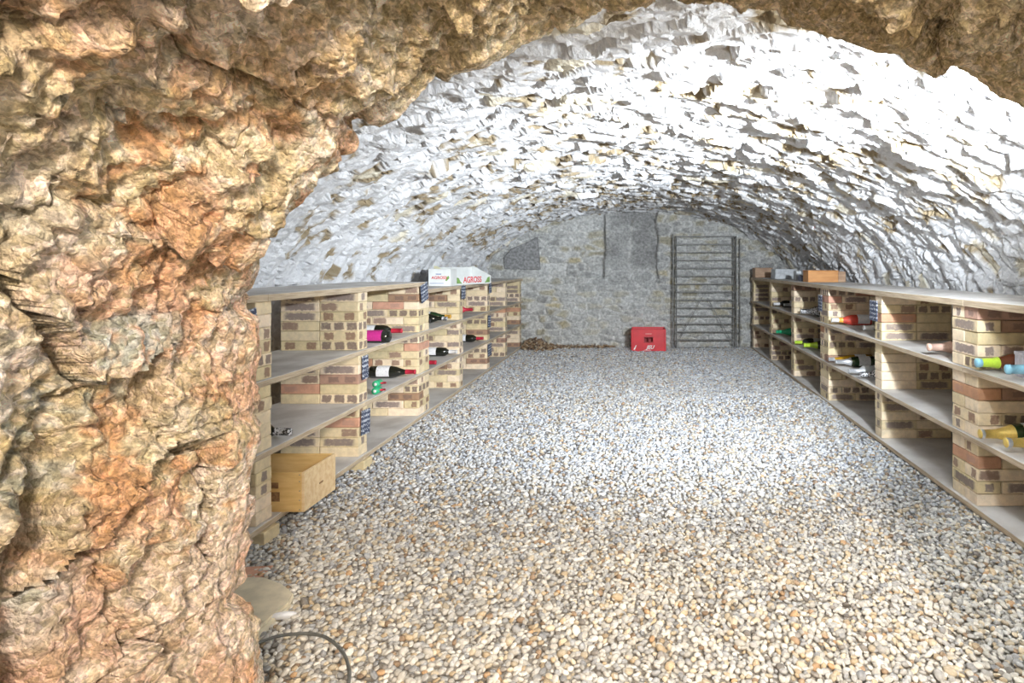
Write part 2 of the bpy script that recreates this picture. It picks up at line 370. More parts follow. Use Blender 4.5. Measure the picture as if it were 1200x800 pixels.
def prism(name, poly, y0, y1, mat, parent=None, bevel=.006):
    bm = bmesh.new(); a = [bm.verts.new((x, y0, z)) for x, z in poly]; b = [bm.verts.new((x, y1, z)) for x, z in poly]; n = len(poly)
    bm.faces.new(a); bm.faces.new(b[::-1])
    for i in range(n): bm.faces.new((a[i], b[i], b[(i+1) % n], a[(i+1) % n]))
    bmesh.ops.recalc_face_normals(bm, faces=bm.faces[:])
    bmesh.ops.bevel(bm, geom=bm.edges[:], offset=bevel, segments=1, affect='EDGES')
    return link(name, from_bm(bm, name), parent, mat)
M_DSLATE = plain('dark_grey_slate', (.25, .25, .25), .9, .35, 30)
sl = prism('slate_slab', [(-1.77, 1.03), (-1.30, 1.02), (-1.335, 1.46), (-1.45, 1.39), (-1.60, 1.33), (-1.68, 1.30), (-1.78, 1.18)], YB-.045, YB+.02, M_DSLATE, wall_back)
sl['label'] = 'dark grey slate slab set in the wall'

# ------------------------------------------------------------------ the rock passage in front
def resample(P, n):
    P = np.array(P, float); L = np.concatenate([[0], np.cumsum(np.linalg.norm(np.diff(P, axis=0), axis=1))]); t = np.linspace(0, L[-1], n)
    return np.stack([np.interp(t, L, P[:, 0]), np.interp(t, L, P[:, 1])], 1)
NU = 800
PD = np.array([((x-VX)/F*YD, CAM_H-(y-VY)/F*YD) for x, y in SIL]); PD = resample(PD, NU)
def smooth(P, k):
    w_ = np.hanning(2*k+1); w_ /= w_.sum(); Pp = np.concatenate([2*P[:1]-P[k:0:-1], P, 2*P[-1:]-P[-2:-k-2:-1]])
    return np.stack([np.convolve(Pp[:, i], w_, 'valid') for i in (0, 1)], 1)
PS = smooth(PD, 55); T = np.gradient(smooth(PD, 110), axis=0); T /= np.linalg.norm(T, axis=1, keepdims=True); OUT = np.stack([-T[:, 1], T[:, 0]], 1)
RINGS = [(.30, 1, 1.9, 0), (.30, 1, .28, 14), (.33, 1, .12, 14), (.42, 1, .055, 14), (.70, .9, .035, 66), (.95, .45, .012, 62), (1.05, 0, 0, 26), (1.09, .3, .03, 8), (1.13, 1, .16, 8), (1.15, 1, 2.2, 10)]
rows = []; vl = []
for (a, b) in zip(RINGS, RINGS[1:]):
    n = b[3]
    for k in range(n):
        t = k/n; rows.append([a[i]+(b[i]-a[i])*t for i in range(3)])
rows.append(RINGS[-1][:3]); rows = np.array(rows); NV = len(rows)
B0 = np.empty((NU, NV, 3))
for j, (yy, mixk, of) in enumerate(rows):
    p = PD*(1-mixk)+PS*mixk+OUT*of; B0[:, j, 0] = p[:, 0]; B0[:, j, 1] = yy; B0[:, j, 2] = p[:, 1]
gu, gv = np.gradient(B0, axis=0), np.gradient(B0, axis=1); NRM = np.cross(gu, gv); NRM /= np.linalg.norm(NRM, axis=-1, keepdims=True)+1e-9
midp = NRM[NU//2, np.argmin(np.abs(rows[:, 0]-.7))]
if midp[2] > 0: NRM = -NRM                                   # point into the passage
ul = np.concatenate([[0], np.cumsum(np.linalg.norm(np.diff(PS, axis=0), axis=1))]); vlen = np.concatenate([[0], np.cumsum(np.hypot(np.diff(rows[:, 0]), np.diff(rows[:, 2])))])
U2, V2 = np.meshgrid(ul, vlen, indexing='ij'); Q = np.stack([U2.ravel(), V2.ravel()], 1); P3 = B0.reshape(-1, 3)
random.seed(11); rng = np.random.default_rng(23); seeds = []; v = 0
while v < vlen[-1]:
    dv = .15 if 1.4 < v < 2.9 else .5; u = random.uniform(-.1, .1)
    while u < ul[-1]+.1:
        seeds.append((u+random.uniform(-.07, .07), v+random.uniform(-.06, .06))); u += random.uniform(.15, .32) if dv < .3 else .5
    v += dv
seeds = np.array(seeds); nc = len(seeds)
warp = np.stack([fbm(P3*5, 4, 81), fbm(P3*5, 4, 88)], 1)*.07
ci, ed, off = cells(Q+warp, seeds, (1.15, 1.0))
d = rng.normal(0, .012, nc)[ci]+np.clip(rng.normal(0, .12, nc)[ci]*off[:, 0]+rng.normal(0, .12, nc)[ci]*off[:, 1], -.025, .025)
deep = rng.random(nc)[ci]
d -= (.004+.032*(deep > .72))*(1-sm(0, .016, ed))
rid = 1-np.abs(fbm(P3*9, 4, 95))*2
fr, fo = facets(Q+warp*.5, .034, .030, 15); d += np.clip(fr[:, 0]*.8*fo[:, 0]+fr[:, 1]*.8*fo[:, 1], -.01, .01)+.010*fr[:, 2]
rid2 = 1-2*np.abs(fbm(P3*26, 3, 96, .6)); d += .034*fbm(P3*5, 4, 91, .6)+.028*fbm(P3*17, 4, 92, .68)+.010*rid+.009*rid2+.014*fbm(P3*48, 3, 97, .7)
pit = sm(.28, .5, fbm(P3*8+5, 3, 101)); d -= .030*pit
groove = np.exp(-((P3[:, 1]-.715-.05*fbm(P3*6, 3, 7))/.020)**2)*sm(.92, .78, P3[:, 2])*(P3[:, 0] < 0); d -= .10*groove
yrow = P3[:, 1]; keepw = 1-.72*np.exp(-((yrow-YD)/.05)**2)
d *= keepw; d = np.minimum(d, .09)
V = P3+NRM.reshape(-1, 3)*d[:, None]
z = P3[:, 2]; left = sm(.25, -.35, P3[:, 0])
n1, n2_, n3 = fbm(P3*3.2, 4, 111), fbm(P3*5.5, 4, 112), fbm(P3*11, 4, 113)
c = np.tile(np.array([.58, .44, .25]), (len(V), 1))
n4, n5 = fbm(P3*24, 4, 114, .65), fbm(P3*60, 3, 115, .65)
def lay(mask, cc):
    global c
    m_ = np.clip(mask, 0, 1)[:, None]; c = c*(1-m_)+np.array(cc)*m_
lay(sm(-.1, .3, n3+.5*n5)*.7, (.68, .55, .34))
lay(sm(.0, .3, n2_+.6*n4)*.5, (.42, .29, .13))
lay(sm(1.45, 1.2, z)*left*sm(-.25, .15, n1+.5*n4)*.85, (.77, .55, .42))
lay(sm(1.42, 1.2, z)*left*sm(-.08, .2, fbm(P3*6, 5, 121, .7)+.6*n4)*.8, (.66, .33, .15))
lay(sm(.0, .3, fbm(P3*6, 5, 131, .65)+.6*n5)*.75*(.35+.65*left), (.82, .70, .56))
lay(sm(.05, .35, n5+.4*n3)*.35, (.82, .71, .54))
lay(sm(1.44, 1.22, z)*left*sm(.02, .2, fbm(P3*6, 5, 171, .7)+.5*n4)*.75, (.64, .31, .13))
lay(sm(1.4, 1.2, z)*left*sm(.0, .3, fbm(P3*4, 4, 181, .6))*.5, (.78, .55, .42))
cr = rng.random(nc)[ci]; lay((cr > .9)*.5*sm(-.2, .2, n2_+n4), (.50, .47, .37)); lay((cr < .08)*.4*sm(-.2, .2, n3), (.62, .52, .42))
for (gx, gy, gY, rad) in ((60, 420, .78, .10), (120, 390, .82, .075), (15, 560, .72, .07), (10, 700, .7, .1), (70, 690, .74, .05), (215, 30, .86, .06)):
    g = np.array([(gx-VX)/F*gY, gY, CAM_H-(gy-VY)/F*gY]); lay(.8*sm(rad*1.35, rad*.6, np.linalg.norm(P3-g, axis=1)+.07*n2_)*sm(-.35, .25, n4+n5), (.46, .46, .38))
Fc = grid_faces(NU, NV)
if midp[2] > 0: pass
else: Fc = Fc
tri_n = np.cross(V[Fc[:, 1]]-V[Fc[:, 0]], V[Fc[:, 2]]-V[Fc[:, 0]]); flip = (tri_n*NRM.reshape(-1, 3)[Fc[:, 0]]).sum(1).mean() < 0
if flip: Fc = Fc[:, ::-1]
wall_front = empty('wall_front', (0, .7, 0)); tag(wall_front, 'rough ochre rock passage wall around the cellar doorway', 'wall', kind='structure')
wall_front.location = (0, 0, 0)
fc = ci[Fc[:, 0]]; ctr = V[Fc].mean(1); px, py = proj(ctr)
vis = (px > 0) & (px < 1200) & (py > 0) & (py < 800) & (ctr[:, 1] > .3) & (ctr[:, 1] < 1.08)
score = np.bincount(fc, weights=np.where(vis, face_area_px(V, Fc), 0), minlength=nc)
split_cells(V, Fc, c, fc, nc, wall_front, 'rock', M_ROCK, 300, 'outer_rock', score)

# ------------------------------------------------------------------ the gravel floor
def hfl(x, y):
    x = np.asarray(x, float); y = np.asarray(y, float); P = np.stack([x*.9, y*.9, 0*x+.5], -1)
    h = .022*fbm(P, 3, 141)-.045*sm(-1.0, -1.45, x)*sm(4.2, 3.2, y)
    h = h+.05*np.exp(-((y-6.9-.25*np.abs(x+.2))/.22)**2)*sm(1.4, .9, np.abs(x+.1))+.06*np.exp(-((y-4.6-.1*x)/.28)**2)*np.exp(-((x-.9)/.5)**2)
    return h-.012
def H(x, y): return float(hfl(np.array([x]), np.array([y]))[0])
gx, gy = np.linspace(-2.3, 2.3, 70), np.linspace(-1.5, 8.2, 140); GX, GY = np.meshgrid(gx, gy, indexing='ij')
V = np.stack([GX.ravel(), GY.ravel(), hfl(GX.ravel(), GY.ravel())-.006], 1)
floor = tag(link('floor', np_mesh('floor', V, grid_faces(70, 140)), None, M_BED), 'loose pale gravel floor of the cellar', 'floor', kind='structure')
def ico(sub, seed):
    bm = bmesh.new(); bmesh.ops.create_icosphere(bm, subdivisions=sub, radius=1)
    v = np.array([q.co[:] for q in bm.verts]); f = np.array([[q.index for q in t.verts] for t in bm.faces]); bm.free()
    v = v*(1+.28*fbm(v*1.1+seed*9.1, 2, seed))[:, None]
    return v, f
PALETTE = np.array([(.80, .78, .74), (.68, .66, .62), (.60, .60, .60), (.44, .45, .47), (.70, .61, .47), (.60, .48, .33), (.42, .30, .20), (.64, .42, .24), (.30, .28, .26)])
PW = np.array([.26, .21, .17, .12, .13, .06, .03, .012, .045]); PW /= PW.sum()
def scatter(x0, x1, y0, y1, sp):
    a, b = np.meshgrid(np.arange(x0, x1, sp), np.arange(y0, y1, sp*.9), indexing='ij'); a = a+(np.arange(a.shape[1]) % 2)*sp/2
    a = a.ravel()+rng.uniform(-.4, .4, a.size)*sp; b = b.ravel()+rng.uniform(-.4, .4, b.size)*sp
    return np.stack([a, b], 1)
near = scatter(-1.56, 1.52, 1.36, 2.55, .0178); far = scatter(-1.62, 1.58, 2.55, YB, .0208)
def place(P, sub, sp, seed):
    n = len(P); r = sp*rng.uniform(.36, .70, n)*np.where(rng.random(n) < .06, 1.35, 1)
    sc = np.stack([r*rng.uniform(.85, 1.3, n), r*rng.uniform(.7, 1.0, n), r*rng.uniform(.45, .75, n)], 1)
    a = rng.uniform(0, 2*math.pi, n); tx, ty = rng.normal(0, .3, n), rng.normal(0, .3, n)
    ca, sa, cx, sx, cy, sy = np.cos(a), np.sin(a), np.cos(tx), np.sin(tx), np.cos(ty), np.sin(ty); Z, O = np.zeros(n), np.ones(n)
    Rz = np.array([[ca, -sa, Z], [sa, ca, Z], [Z, Z, O]]).transpose(2, 0, 1); Rx = np.array([[O, Z, Z], [Z, cx, -sx], [Z, sx, cx]]).transpose(2, 0, 1); Ry = np.array([[cy, Z, sy], [Z, O, Z], [-sy, Z, cy]]).transpose(2, 0, 1)
    pos = np.stack([P[:, 0], P[:, 1], hfl(P[:, 0], P[:, 1])+r*rng.uniform(.15, .55, n)], 1)
    return pos, Rx@Ry@Rz, sc
def pcol(P):
    k = rng.choice(len(PALETTE), len(P), p=PW); c_ = PALETTE[k]*rng.uniform(.60, 1.02, (len(P), 1))
    warm = (sm(3.4, 1.7, P[:, 1])*.8+.25*fbm(np.stack([P[:, 0]*1.5, P[:, 1]*1.5, 0*P[:, 0]], 1), 2, 151))[:, None]     # washed tan pebbles near the door, dusty further in; warm/cool light painted over
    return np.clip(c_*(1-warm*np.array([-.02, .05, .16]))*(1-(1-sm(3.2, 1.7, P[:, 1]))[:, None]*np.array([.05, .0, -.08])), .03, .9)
def bake(name, P, sub, sp, seed):
    pos, R, sc = place(P, sub, sp, seed); cl = pcol(P); Vs, Fs, Cs, base = [], [], [], 0
    var = rng.integers(0, 5, len(P))
    for k in range(5):
        v, f = ico(sub, k+1); m_ = var == k; n = m_.sum()
        if not n: continue
        W = np.einsum('nij,nvj->nvi', R[m_], v[None]*sc[m_][:, None, :])+pos[m_][:, None, :]
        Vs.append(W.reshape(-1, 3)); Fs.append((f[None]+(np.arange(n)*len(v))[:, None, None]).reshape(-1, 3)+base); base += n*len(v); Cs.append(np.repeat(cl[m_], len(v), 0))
    tag(link(name, np_mesh(name, np.concatenate(Vs), np.concatenate(Fs), np.concatenate(Cs)), floor, M_PEB), kind='stuff')
p3 = np.concatenate([near, hfl(near[:, 0], near[:, 1])[:, None]], 1); px, py = proj(p3)
ok = (py < 798) & (px > 300) & (px < 1198); o_ = np.argsort(np.where(ok, -py, 1e9)); pick = o_[:300]; restm = np.ones(len(near), bool); restm[pick] = False
bake('gravel_near', near[restm], 2, .0178, 1); bake('gravel_far', far, 1, .0208, 2)
pos, R, sc = place(near[pick], 2, .0178, 3); cl = pcol(near[pick]); PM = []
for k in range(5):
    v, f = ico(2, k+1); PM.append(np_mesh('pebble', v, f)); PM[-1].materials.append(M_PEB1)
for i in range(300):
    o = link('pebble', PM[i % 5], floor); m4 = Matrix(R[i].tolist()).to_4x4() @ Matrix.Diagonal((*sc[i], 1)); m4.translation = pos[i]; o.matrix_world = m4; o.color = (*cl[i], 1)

# ------------------------------------------------------------------ the two racks of stacked brick and board
BL, BWD, BH = .2125, .1035, .0518
def brick_mesh(L, k, seed):
    bm = bmesh.new(); add_box(bm, -L/2, L/2, -BWD/2, BWD/2, -BH/2, BH/2, .0028)
    rr = random.Random(seed)
    for v in bm.verts: v.co += Vector((rr.uniform(-1, 1), rr.uniform(-1, 1), rr.uniform(-.6, .6)))*.0011
    me = from_bm(bm, 'brick'); me.materials.append(BRICKS[k]); return me
BM = [[brick_mesh(BL, k, 10*k+j) for j in range(2)] for k in range(7)]; BMH = [[brick_mesh(BWD, k, 100+10*k+j) for j in range(2)] for k in range(7)]
rb = random.Random(3)
def put_brick(parent, x, y, z, rz, half=False, kind=None):
    k = kind if kind is not None else rb.choices(range(7), BW)[0]
    o = link('brick', (BMH if half else BM)[k][rb.randrange(2)], parent)
    o.location = (x+rb.uniform(-.0015, .0015), y+rb.uniform(-.002, .002), z); o.rotation_euler = (0, 0, rz+rb.choice((0, math.pi))+rb.uniform(-.006, .006)); return o
def pier(rack, sx, xf, y0, levels, double, bond='stack', last_half=False):
    """levels: (z0, courses, pitch); xf is the aisle face, sx the direction away from the aisle"""
    th = .215 if double else .105; bm = bmesh.new(); D = .43
    for z0, n, p in levels:
        a, b = sorted((xf+sx*.02, xf+sx*(D-.02))); add_box(bm, a, b, y0+.02, y0+th-.02, z0+.004, z0+n*p-.004)
    pr = link('pier', from_bm(bm, 'pier'), rack, M_MORTAR)
    for li, (z0, n, p) in enumerate(levels):
        for i in range(n):
            z = z0+p*(i+.5); q = math.pi/2; Y = y0+th/2
            if not double:
                if bond == 'run' and i % 2:
                    put_brick(pr, xf+sx*.0535, Y, z, 0, True); put_brick(pr, xf+sx*.215, Y, z, 0); put_brick(pr, xf+sx*.3765, Y, z, 0, True)
                else:
                    for k in (0, 1): put_brick(pr, xf+sx*(.1075+.215*k), Y, z, 0)
            else:
                rows_ = [y0+.0535] if (last_half and li == 2 and i == n-1) else [y0+.0535, y0+.1615]
                if i % 2 and len(rows_) == 2:
                    put_brick(pr, xf+sx*.0525, Y, z, q); put_brick(pr, xf+sx*.3775, Y, z, q)
                    for yy in rows_: put_brick(pr, xf+sx*.215, yy, z, 0)
                else:
                    for yy in rows_:
                        for k in (0, 1): put_brick(pr, xf+sx*(.1075+.215*k), yy, z, 0)
    return pr
XL, XR = -1.53, 1.48
def board(rack, name, xf, sx, depth, y0, y1, z0, z1):
    a, b = sorted((xf-sx*.012, xf+sx*depth)); o = box(name, a, b, y0, y1, z0, z1, M_BOARD, rack, .002); return o
rackL = empty('brick_rack', (XL-.2, 4.6, 0)); rackL.location = (0, 0, 0)
tag(rackL, 'long cream brick and board wine rack with white fruit cartons on top', 'wine rack', 'brick wine racks')
pl = .0532; L0, L1, L2 = .027, .318, .609                       # tops of the three lower boards
def lev(n3): return [(L0, 5, (L1-.025-L0)/5), (L1, 5, (L2-.025-L1)/5), (L2, n3, .0532)]
TOPA, TOPB = L2+6*.0532, L2+5*.0532
for (y0, dbl, n3, bond) in ((1.50, 0, 6, 'stack'), (2.39, 0, 6, 'stack'), (3.27, 0, 6, 'stack'), (4.16, 1, 6, 'x'), (5.11, 0, 5, 'run'), (6.05, 0, 5, 'stack'), (6.87, 0, 5, 'run'), (7.70, 0, 5, 'stack')):
    pr = pier(rackL, -1, XL, y0, lev(n3), dbl, bond, last_half=dbl)
    if y0 < 4:
        for xx in (XL-.09, XL-.33): put_brick(pr, xx+.01, y0+.06, -.0265, 0, False, 0)
for z1, nm in ((L0, 0), (L1, 1), (L2, 2)):
    for a, b in ((1.42, 3.315), (3.318, 5.16), (5.163, 7.86)): board(rackL, 'shelf_board', XL, -1, .46, a, b, z1-.0255, z1)
board(rackL, 'top_board', XL, -1, .47, 1.42, 2.45, TOPA, TOPA+.030); board(rackL, 'top_board', XL, -1, .47, 2.453, 4.268, TOPA, TOPA+.030)
board(rackL, 'top_board', XL, -1, .47, 4.27, 6.1, TOPB, TOPB+.030); board(rackL, 'top_board', XL, -1, .47, 6.103, 7.86, TOPB, TOPB+.030)
rackR = empty('brick_rack'); tag(rackR, 'long cream brick and board wine rack with an orange wooden case on top', 'wine rack', 'brick wine racks')
pr_ = .0545; R0, R1, R2 = .023, .3205, .618; RT = R2+5*pr_
for (y0, dbl, bond) in ((1.55, 0, 'stack'), (2.605, 1, 'x'), (3.635, 0, 'stack'), (4.65, 1, 'x'), (5.68, 0, 'stack'), (6.64, 0, 'run'), (7.67, 0, 'stack')):
    pier(rackR, 1, XR, y0, [(R0, 5, pr_), (R1, 5, pr_), (R2, 5, pr_)], dbl, bond)
for z1 in (R0, R1, R2):
    for a, b in ((1.45, 2.71), (2.713, 4.76), (4.763, 7.8)): board(rackR, 'shelf_board', XR, 1, .46, a, b, z1-.0255, z1)
for a, b in ((1.45, 2.70), (2.703, 5.73), (5.733, 7.8)): board(rackR, 'top_board', XR, 1, .47, a, b, RT, RT+.032)
# slate price tags tied to the piers
def slate(x, y, z, wdt, hgt, tilt, label):
    t = empty('slate_tag', (x, y, z)); tag(t, label, 'slate tag', 'chalked slate tags on the brick piers')
    sx = 1 if x < 0 else -1
    b = box('slate', -.003, .003, -wdt/2, wdt/2, -hgt/2, hgt/2, M_SLATE, t, .001); b.rotation_euler = (tilt, 0, 0)
    tube('string', [(-.001*sx, -.01, hgt/2-.004), (.004*sx, 0, hgt/2+.009), (-.001*sx, .01, hgt/2-.004)], .0013, M_STRING, t, 5)
XT = XL+.019
slate(XT, 2.315, .865, .10, .075, .15, 'slate tag on the plank edge beside the rock, partly hidden by it')
slate(XT-.009, 3.325, .51, .07, .13, .03, 'slate tag below the upper board, on the same thin pier as another tag')
slate(XT-.009, 3.33, .205, .10, .135, -.06, 'slate tag on the pier just behind the open pine box')
slate(XT, 4.22, .885, .13, .125, .22, 'tilted slate tag where the upper plank steps down')
slate(XT, 5.165, .845, .105, .115, 0, 'slate tag hanging under the white fruit cartons')
slate(XT, 6.10, .845, .09, .10, .05, 'topmost of three slate tags on one far pier')
slate(XT-.009, 6.10, .505, .10, .12, -.08, 'middle of three slate tags on one far pier')
slate(XT-.009, 6.11, .215, .13, .125, .04, 'lowest of three slate tags on one far pier')
slate(XR-.019, 3.71, .795, .115, .125, .0, 'slate tag beside the pink bottle on the thin pier')
slate(XR-.019, 4.80, .775, .09, .13, .0, 'slate tag on the wide far pier under the orange wooden case')

# ------------------------------------------------------------------ bottles
def glass(name, c, tr=0., rough=.08):
    m = N(name, rough, Specular_IOR_Level=.6); m.color(c); m.b.inputs['Transmission Weight'].default_value = tr; m.b.inputs['Coat Weight'].default_value = .3
    return m.m
G_DARK, G_GREEN, G_AMBER, G_ROSE, G_CLEAR, G_EMER = glass('dark_bottle_glass', (.012, .014, .010)), glass('green_bottle_glass', (.02, .05, .02)), glass('amber_glass', (.75, .42, .03), .45), glass('rose_glass', (.80, .10, .07), .35), glass('clear_glass', (.80, .83, .86), .55), glass('emerald_glass', (.02, .40, .20), .3)
def foil(name, c, met=.0, rough=.35): return plain(name, c, rough, .08, 120, Metallic=met)
FO = {'red': foil('red_foil', (.55, .03, .06)), 'white': foil('white_foil', (.80, .80, .80)), 'silver': foil('silver_foil', (.75, .77, .80), .6), 'gold': foil('gold_foil', (.80, .58, .16), .55), 'lime': foil('lime_foil', (.50, .72, .06)),
      'blue': foil('pale_blue_foil', (.30, .62, .80)), 'green': foil('green_foil', (.03, .42, .20)), 'black': foil('black_foil', (.03, .03, .035)), 'pinkgold': foil('pink_gold_foil', (.82, .56, .45), .35), 'orange': foil('orange_foil', (.78, .42, .06)), 'magenta': foil('magenta_paper', (.60, .04, .28))}
ml = N('paper_label', .75); o = ml.obj(); k = ml.noise(ml.n('Mapping', None, Vector=o, Scale=(1., 4., 4.)).outputs[0], 90, 2)
ml.color(ml.mix(ml.rng(k, .62, .66), (.80, .81, .83), (.35, .36, .42))); M_LABEL = ml.m
mk = N('white_streaked_foil', .4); k = mk.noise(mk.obj(), 110, 2); mk.color(mk.mix(mk.rng(k, .47, .53), (.03, .03, .035), (.8, .8, .82))); FO['streak'] = mk.m
PROF = {'bordeaux': [(.0, .0), (.0, .033), (.004, .0375), (.185, .0378), (.205, .034), (.218, .024), (.230, .0158), (.296, .0145), (.2965, .0155), (.302, .0155), (.302, 0)],
        'burgundy': [(.0, .0), (.0, .036), (.004, .041), (.140, .0412), (.170, .036), (.200, .0245), (.225, .0165), (.292, .0145), (.2925, .016), (.298, .016), (.298, 0)],
        'flute': [(.0, .0), (.0, .034), (.004, .038), (.120, .0382), (.170, .033), (.215, .0235), (.260, .0165), (.320, .0140), (.3205, .0152), (.326, .0152), (.326, 0)],
        'champagne': [(.0, .0), (.0, .037), (.005, .0435), (.140, .0438), (.175, .037), (.210, .025), (.235, .0185), (.290, .0165), (.2905, .0185), (.305, .0185), (.308, .010), (.308, 0)]}
def lathe(name, prof, mat, parent, n=20, a0=0, a1=2*math.pi):
    bm = bmesh.new(); full = abs(a1-a0-2*math.pi) < 1e-6; m_ = n if full else n+1; rings = []
    for x, r_ in prof:
        if r_ < 1e-6: rings.append([bm.verts.new((x, 0, 0))])
        else: rings.append([bm.verts.new((x, r_*math.cos(a0+(a1-a0)*k/n), r_*math.sin(a0+(a1-a0)*k/n))) for k in range(m_)])
    for A, B in zip(rings, rings[1:]):
        for k in range(n):
            k2 = (k+1) % m_ if full else k+1
            q = [A[k % len(A)], A[k2 % len(A)], B[k2 % len(B)], B[k % len(B)]]; q = list(dict.fromkeys(q))
            if len(q) > 2: bm.faces.new(q)
    bmesh.ops.recalc_face_normals(bm, faces=bm.faces[:])
    return link(name, from_bm(bm, name, True), parent, mat)
def prof_cut(pr, x0, x1, grow):
    xs = [p[0] for p in pr[1:-1]]; rs = [p[1] for p in pr[1:-1]]; pts = sorted({x0, x1}|{x for x in xs if x0 < x < x1})
    return [(x, float(np.interp(x, xs, rs))+grow) for x in pts]
def bottle(kind, tip_x, y, shelf, label, gl, cap, lab=None, cap_from=.235, yaw=0, flip=False, lift=0, band=None, labx=(.05, .135)):
    """lies across the shelf with its neck to the aisle; tip_x is the aisle end of the bottle"""
    P = PROF[kind]; rad = max(r_ for _, r_ in P); L = P[-1][0]; left_ = tip_x < 0
    rz = (0 if left_ else math.pi)+(math.pi if flip else 0)+yaw
    dirx = math.cos(rz); x0 = tip_x-(L*dirx if not flip else 0)
    t = empty('wine_bottle', (x0, y-(L*math.sin(rz) if not flip else 0), shelf+lift), rz); tag(t, label, 'bottle', 'wine bottles lying on the racks')
    def up(o_): o_.location.z = rad+.0005; return o_
    up(lathe('body', P, gl, t))
    if cap: up(lathe('capsule', prof_cut(P, cap_from, L-.0005, .0009)+[(L+.0006, P[-2][1]*.9), (L+.0008, 0)], FO[cap], t))
    if band: up(lathe('neck_band', prof_cut(P, band[1], band[2], .0014), FO[band[0]], t))
    if lab:
        mid = (math.radians(145) if dirx > 0 else math.radians(35))
        up(lathe('label', prof_cut(P, labx[0], labx[1], .0007), M_LABEL if lab == 'white' else FO[lab], t, 16, mid-1.25, mid+1.25))
    return t
b = bottle
# rack with the cartons
b('bordeaux', -1.505, 2.585, L1, 'bottle with black streaked neck foil beside the pier, above the pine box', G_DARK, 'streak', 'white')
b('bordeaux', -1.55, 3.92, L2, 'dark bottle with white label and red capsule on the upper board', G_DARK, 'red', 'white', yaw=.03)
b('bordeaux', -1.50, 3.60, L2, 'dark bottle with a magenta label, its base to the aisle', G_DARK, 'black', 'magenta', flip=True, yaw=-.02, labx=(.035, .13))
b('burgundy', -1.50, 4.02, L1, 'dark bottle with white label and red capsule on the middle board, alone', G_DARK, 'red', 'white', yaw=.02)
b('bordeaux', -1.50, 4.43, L1, 'bottle showing only its red capsule beside the wide pier, below a black bottle', G_DARK, 'red', 'white')
b('burgundy', -1.53, 4.78, L2, 'dark bottle with a brown neck under the white cartons', G_DARK, 'streak', 'white', cap_from=.26)
b('burgundy', -1.56, 4.97, L2, 'amber shouldered bottle behind the dark bottle under the cartons', G_GREEN, 'orange', 'white', cap_from=.25)
b('bordeaux', -1.61, 4.62, L2, 'dark bottle with white base label beside the wide pier', G_DARK, 'black', 'white', labx=(.08, .17))
b('bordeaux', -1.51, 4.98, L1, 'black bottle with pale label and white capsule on the middle board', G_DARK, 'white', 'white')
b('bordeaux', -1.61, 5.80, L2, 'bottle with a bright red foil on the upper board, near the far tags', G_DARK, 'red', 'red', cap_from=.15)
b('bordeaux', -1.53, 5.90, L1, 'black bottle with white label and red capsule beside the three slate tags', G_DARK, 'red', 'white')
# rack with the wooden case
b('champagne', 1.432, 2.535, R2, 'bottle with pale blue cap and lime neck foil touching the wide pier', glass('brown_glass', (.10, .03, .015)), 'blue', 'white', cap_from=.285, band=('lime', .215, .285))
b('champagne', 1.462, 2.375, R2, 'bottle with a long pale blue foil in front of the lilac box', G_DARK, 'blue', 'white', cap_from=.18)
b('champagne', 1.438, 2.520, R1, 'gold foiled bottle touching the wide pier on the middle board', G_GREEN, 'gold', 'white', cap_from=.17, band=('silver', .29, .304))
b('champagne', 1.470, 2.395, R1, 'gold foiled bottle set back from the aisle beside another gold one', G_GREEN, 'gold', 'white', cap_from=.17, band=('silver', .285, .304))
b('champagne', 1.462, 3.02, R2, 'bottle with pink gold foil alone on its board', G_DARK, 'pinkgold', 'white', cap_from=.19)
b('burgundy', 1.472, 4.55, R2, 'rose wine bottle with white capsule and white label', G_ROSE, 'white', 'white', cap_from=.245, band=('orange', .215, .245), labx=(.02, .11))
b('bordeaux', 1.515, 4.02, R2, 'clear bottle with silver white cap in front of the rose bottle', G_CLEAR, 'white', 'white')
b('flute', 1.455, 4.56, R1, 'slender amber bottle with a long thin neck', G_AMBER, 'silver', 'white', cap_from=.285)
b('burgundy', 1.462, 4.43, R1, 'dark green bottle with silver neck foil beside the amber bottle', G_GREEN, 'silver', 'white', cap_from=.185)
b('bordeaux', 1.430, 4.06, R1, 'clear bottle with silver foil sticking out furthest from its board', G_CLEAR, 'silver', 'white', cap_from=.20)
b('bordeaux', 1.460, 3.93, R1, 'clear bottle with streaked white foil close behind the thin pier', G_CLEAR, 'streak', 'white', cap_from=.2)
b('champagne', 1.455, 5.36, R2, 'dark bottle with white streaked foil beside the slate tag', G_DARK, 'streak', 'white', cap_from=.13)
b('burgundy', 1.50, 5.50, R2, 'dark bottle behind the one with white streaked foil', G_DARK, 'black', 'white', cap_from=.26)
b('bordeaux', 1.478, 6.52, R2, 'dark bottle with a white capsule on the upper far board', G_DARK, 'white', 'white')
b('bordeaux', 1.55, 6.36, R2, 'dark bottle with a silver foil, lying before the white capsule bottle', G_DARK, 'silver', 'white', cap_from=.18)
b('champagne', 1.475, 6.40, R1, 'emerald green foiled bottle on the far middle board', G_EMER, 'green', None, cap_from=.16)
b('bordeaux', 1.462, 5.58, R1, 'dark bottle with lime capsule and silver label', G_DARK, 'lime', 'silver')
b('champagne', 1.475, 5.33, R1, 'dark bottle with broad lime foil nearest the wide pier', G_DARK, 'lime', None, cap_from=.19)
